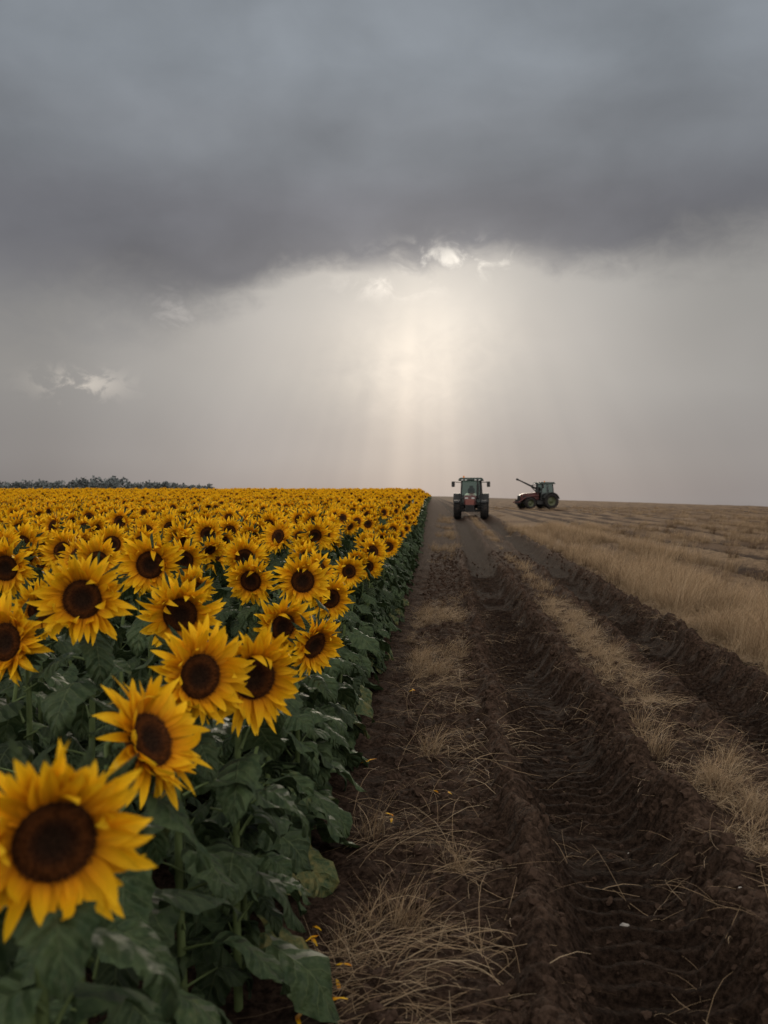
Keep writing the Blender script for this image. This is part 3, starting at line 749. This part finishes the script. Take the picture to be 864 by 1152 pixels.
def tractor(name,loc,rz,mhood,mcab,mrimm,mfen,mgrille,boom=False,sc_=1.0):
    E=bpy.data.objects.new(name,None); sc.collection.objects.link(E); E.location=loc; E.rotation_euler=(0,0,rz); E.scale=(sc_,)*3
    for sd,nm in ((1,'right'),(-1,'left')):
        wheel(E,'rear_wheel_'+nm,sd*1.0,.75,.88,.54,mrimm)
        wheel(E,'front_wheel_'+nm,sd*.95,-1.75,.64,.44,mrimm,0.06)
    bm=bmesh.new()
    addbox(bm,(0,-.7,.88),(.42,3.2,.42)); addbox(bm,(0,.75,.86),(.62,.8,.62))
    addcyl(bm,(-.85,.75,.86),(.85,.75,.86),.13); addbox(bm,(0,-1.75,.62),(1.5,.18,.18))
    addbox(bm,(0,-2.72,.78),(.62,.34,.46))
    for i in range(6): addbox(bm,(-.25+i*.1,-2.93,.78),(.075,.12,.50),bev=.015)
    addbox(bm,(-.68,-.45,.72),(.42,.9,.42)); addbox(bm,(.68,-.45,.72),(.42,.9,.42))
    for z_ in (.45,.75,1.02): addbox(bm,(.98,.02,z_),(.3,.26,.03),bev=.005)
    addbox(bm,(0,1.45,.6),(.7,.5,.1)); addbox(bm,(-.35,1.6,.6),(.08,.7,.08)); addbox(bm,(.35,1.6,.6),(.08,.7,.08))
    part('chassis',bm,mblk,E)
    bm=bmesh.new()
    prism(bm,[(-2.62,1.0),(-2.66,1.35),(-2.55,1.58),(-2.2,1.70),(-.35,1.86),(-.35,1.0)],-.40,.40,.06)
    part('hood',bm,mhood,E,False)
    bm=bmesh.new()
    addbox(bm,(0,-2.665,1.22),(.60,.05,.40),bev=.01)
    for k in range(5): addbox(bm,(0,-2.70,1.07+k*.072),(.56,.02,.03),bev=0)
    part('grille',bm,mgrille,E)
    bm=bmesh.new()
    for sd in (-1,1):
        addbox(bm,(sd*.405,-1.9,1.33),(.03,.9,.30),bev=.01)
        for k in range(6): addbox(bm,(sd*.42,-2.25+k*.14,1.33),(.02,.04,.26),bev=0)
    part('side_vents',bm,mblk,E)
    bm=bmesh.new()
    for sd in (-1,1):
        addbox(bm,(sd*.23,-2.665,1.49),(.22,.08,.10),rot=Euler((.15,0,0)),bev=.02)
        for q in (.35,.62): addbox(bm,(sd*q,-.50,2.80),(.15,.08,.09),bev=.02)
    part('headlamps',bm,mlamp,E)
    bm=bmesh.new()
    zb,zt=1.12,2.76
    corners=[(-.72,-.32),(.72,-.32),(.80,1.25),(-.80,1.25)]
    tops=[(-.66,-.12),(.66,-.12),(.70,1.12),(-.70,1.12)]
    for (b_,t_) in zip(corners,tops): addcyl(bm,(b_[0],b_[1],zb),(t_[0],t_[1],zt),.055,seg=8)
    for sd in (-1,1): addcyl(bm,(sd*.78,.55,zb),(sd*.69,.55,zt),.035,seg=8)
    addbox(bm,(0,.46,1.06),(1.6,1.62,.14)); addbox(bm,(0,-.36,1.5),(1.2,.06,.10))
    addbox(bm,(0,1.24,1.42),(1.5,.06,.62))
    part('cab_frame',bm,mblk,E)
    bm=bmesh.new()
    addbox(bm,(0,.46,2.86),(1.86,1.90,.22),taper=(.88,.9),bev=.06)
    part('cab_roof',bm,mcab,E)
    bm=bmesh.new()
    pan=[[( -.69,-.31,zb+.05),(.69,-.31,zb+.05),(.63,-.12,zt),(-.63,-.12,zt)],[(-.77,1.24,1.7),(.77,1.24,1.7),(.68,1.13,zt),(-.68,1.13,zt)]]
    for sd in (-1,1): pan.append([(sd*.72,-.26,zb+.08),(sd*.80,1.18,1.3),(sd*.70,1.08,zt),(sd*.66,-.08,zt)])
    for p_ in pan: bm.faces.new([bm.verts.new(c_) for c_ in p_])
    part('cab_glass',bm,mglass,E)
    bm=bmesh.new()
    addbox(bm,(0,.62,1.45),(.5,.5,.16),bev=.05); addbox(bm,(0,.86,1.85),(.5,.14,.75),bev=.05); addbox(bm,(0,.88,2.3),(.28,.1,.2),bev=.04)
    addcyl(bm,(0,-.05,1.2),(0,.12,1.75),.04)
    M=Matrix.Translation((0,.14,1.80))@Matrix.Rotation(math.radians(-25),4,'X')
    bmesh.ops.create_circle(bm,segments=20,radius=.2,cap_ends=True,matrix=M)
    addbox(bm,(0,-.1,1.42),(.9,.22,.35),bev=.04)
    part('seat_and_steering',bm,mseat,E)
    bm=bmesh.new()
    for sd in (-1,1):
        pts_=[]
        for k in range(9):
            th=math.radians(15+k*18); pts_.append((.75+math.cos(th)*1.0,.86+math.sin(th)*1.0))
        for k in range(8):
            y0,z0=pts_[k];y1,z1=pts_[k+1]
            bm.faces.new([bm.verts.new((sd*xx_,yy_,zz_)) for xx_,yy_,zz_ in ((.72,y0,z0),(1.28,y0,z0),(1.28,y1,z1),(.72,y1,z1))])
            bm.faces.new([bm.verts.new(c_) for c_ in ((sd*1.28,y0,z0),(sd*1.28,y1,z1),(sd*1.28,.75+(y1-.75)*.92,.86+(z1-.86)*.92),(sd*1.28,.75+(y0-.75)*.92,.86+(z0-.86)*.92))])
        for k in range(5):
            th=math.radians(30+k*20); th2=math.radians(50+k*20)
            bm.faces.new([bm.verts.new(c_) for c_ in ((sd*.75,-1.75+math.cos(th)*.72,.64+math.sin(th)*.72),(sd*1.14,-1.75+math.cos(th)*.72,.64+math.sin(th)*.72),(sd*1.14,-1.75+math.cos(th2)*.72,.64+math.sin(th2)*.72),(sd*.75,-1.75+math.cos(th2)*.72,.64+math.sin(th2)*.72))])
    part('fenders',bm,mfen,E)
    bm=bmesh.new()
    for sd in (-1,1):
        addcyl(bm,(sd*.66,-.15,2.62),(sd*1.26,-.30,2.66),.025,seg=6); addcyl(bm,(sd*1.26,-.3,2.7),(sd*1.26,-.3,2.3),.02,seg=6)
        addbox(bm,(sd*1.27,-.33,2.50),(.24,.08,.40),bev=.03)
    part('mirrors',bm,mblk,E)
    bm=bmesh.new(); addcyl(bm,(.50,-.62,1.5),(.50,-.62,2.72),.055); addcyl(bm,(.50,-.62,1.85),(.50,-.62,2.45),.085); addcyl(bm,(.50,-.62,2.72),(.50,-.50,2.86),.05)
    part('exhaust_pipe',bm,mblk,E)
    bm=bmesh.new(); addcyl(bm,(-.55,.8,2.96),(-.55,.8,3.12),.06); part('beacon',bm,mamber,E)
    if boom:
        bm=bmesh.new()
        addbox(bm,(0,-.15,1.95),(.26,.26,.9),bev=.03)
        p=[(0.0,.05,2.0),(0,-1.35,2.62),(0,-2.75,3.22)]
        addcyl(bm,p[0],p[1],.12,.10,8); addcyl(bm,p[1],p[2],.10,.07,8)
        addcyl(bm,(0,-.2,1.6),(0,-1.1,2.4),.06); addbox(bm,(0,-2.85,3.25),(.22,.26,.2),rot=Euler((-.4,0,0)),bev=.04)
        part('loader_boom',bm,mblk,E)
        bm=bmesh.new()
        for sd in (-1,1):
            addcyl(bm,(sd*.55,-.5,1.5),(sd*.55,-2.0,1.35),.07,seg=8); addcyl(bm,(sd*.55,-2.0,1.35),(sd*.55,-2.95,.75),.07,seg=8)
        addcyl(bm,(-.8,-2.95,.75),(.8,-2.95,.75),.06,seg=8)
        part('front_lift_arms',bm,mhood,E)
    return E
tx,ty=2.76,72.5
tractor('tractor',(tx,ty,H1(1.83,ty)+.02),math.radians(-4),mdark,mgreen,mblk,mblk,mgr)
tx,ty=11.9,111
tractor('tractor.001',(tx,ty,H1(tx,ty)),math.radians(-68),mred,mgreen,mrim,mblk,mblk,True,1.0)

# ---------------------------------------------------------------- camera
cd=bpy.data.cameras.new('camera'); cam=bpy.data.objects.new('camera',cd); sc.collection.objects.link(cam)
cam.location=(0,0,1.5); cam.rotation_euler=(math.radians(90-.92),0,math.radians(2.81))
cd.sensor_fit='VERTICAL'; cd.sensor_height=36; cd.sensor_width=27; cd.lens=35; cd.clip_start=.05; cd.clip_end=9000
cd.dof.use_dof=True; cd.dof.focus_distance=7.0; cd.dof.aperture_fstop=4.0
sc.camera=cam
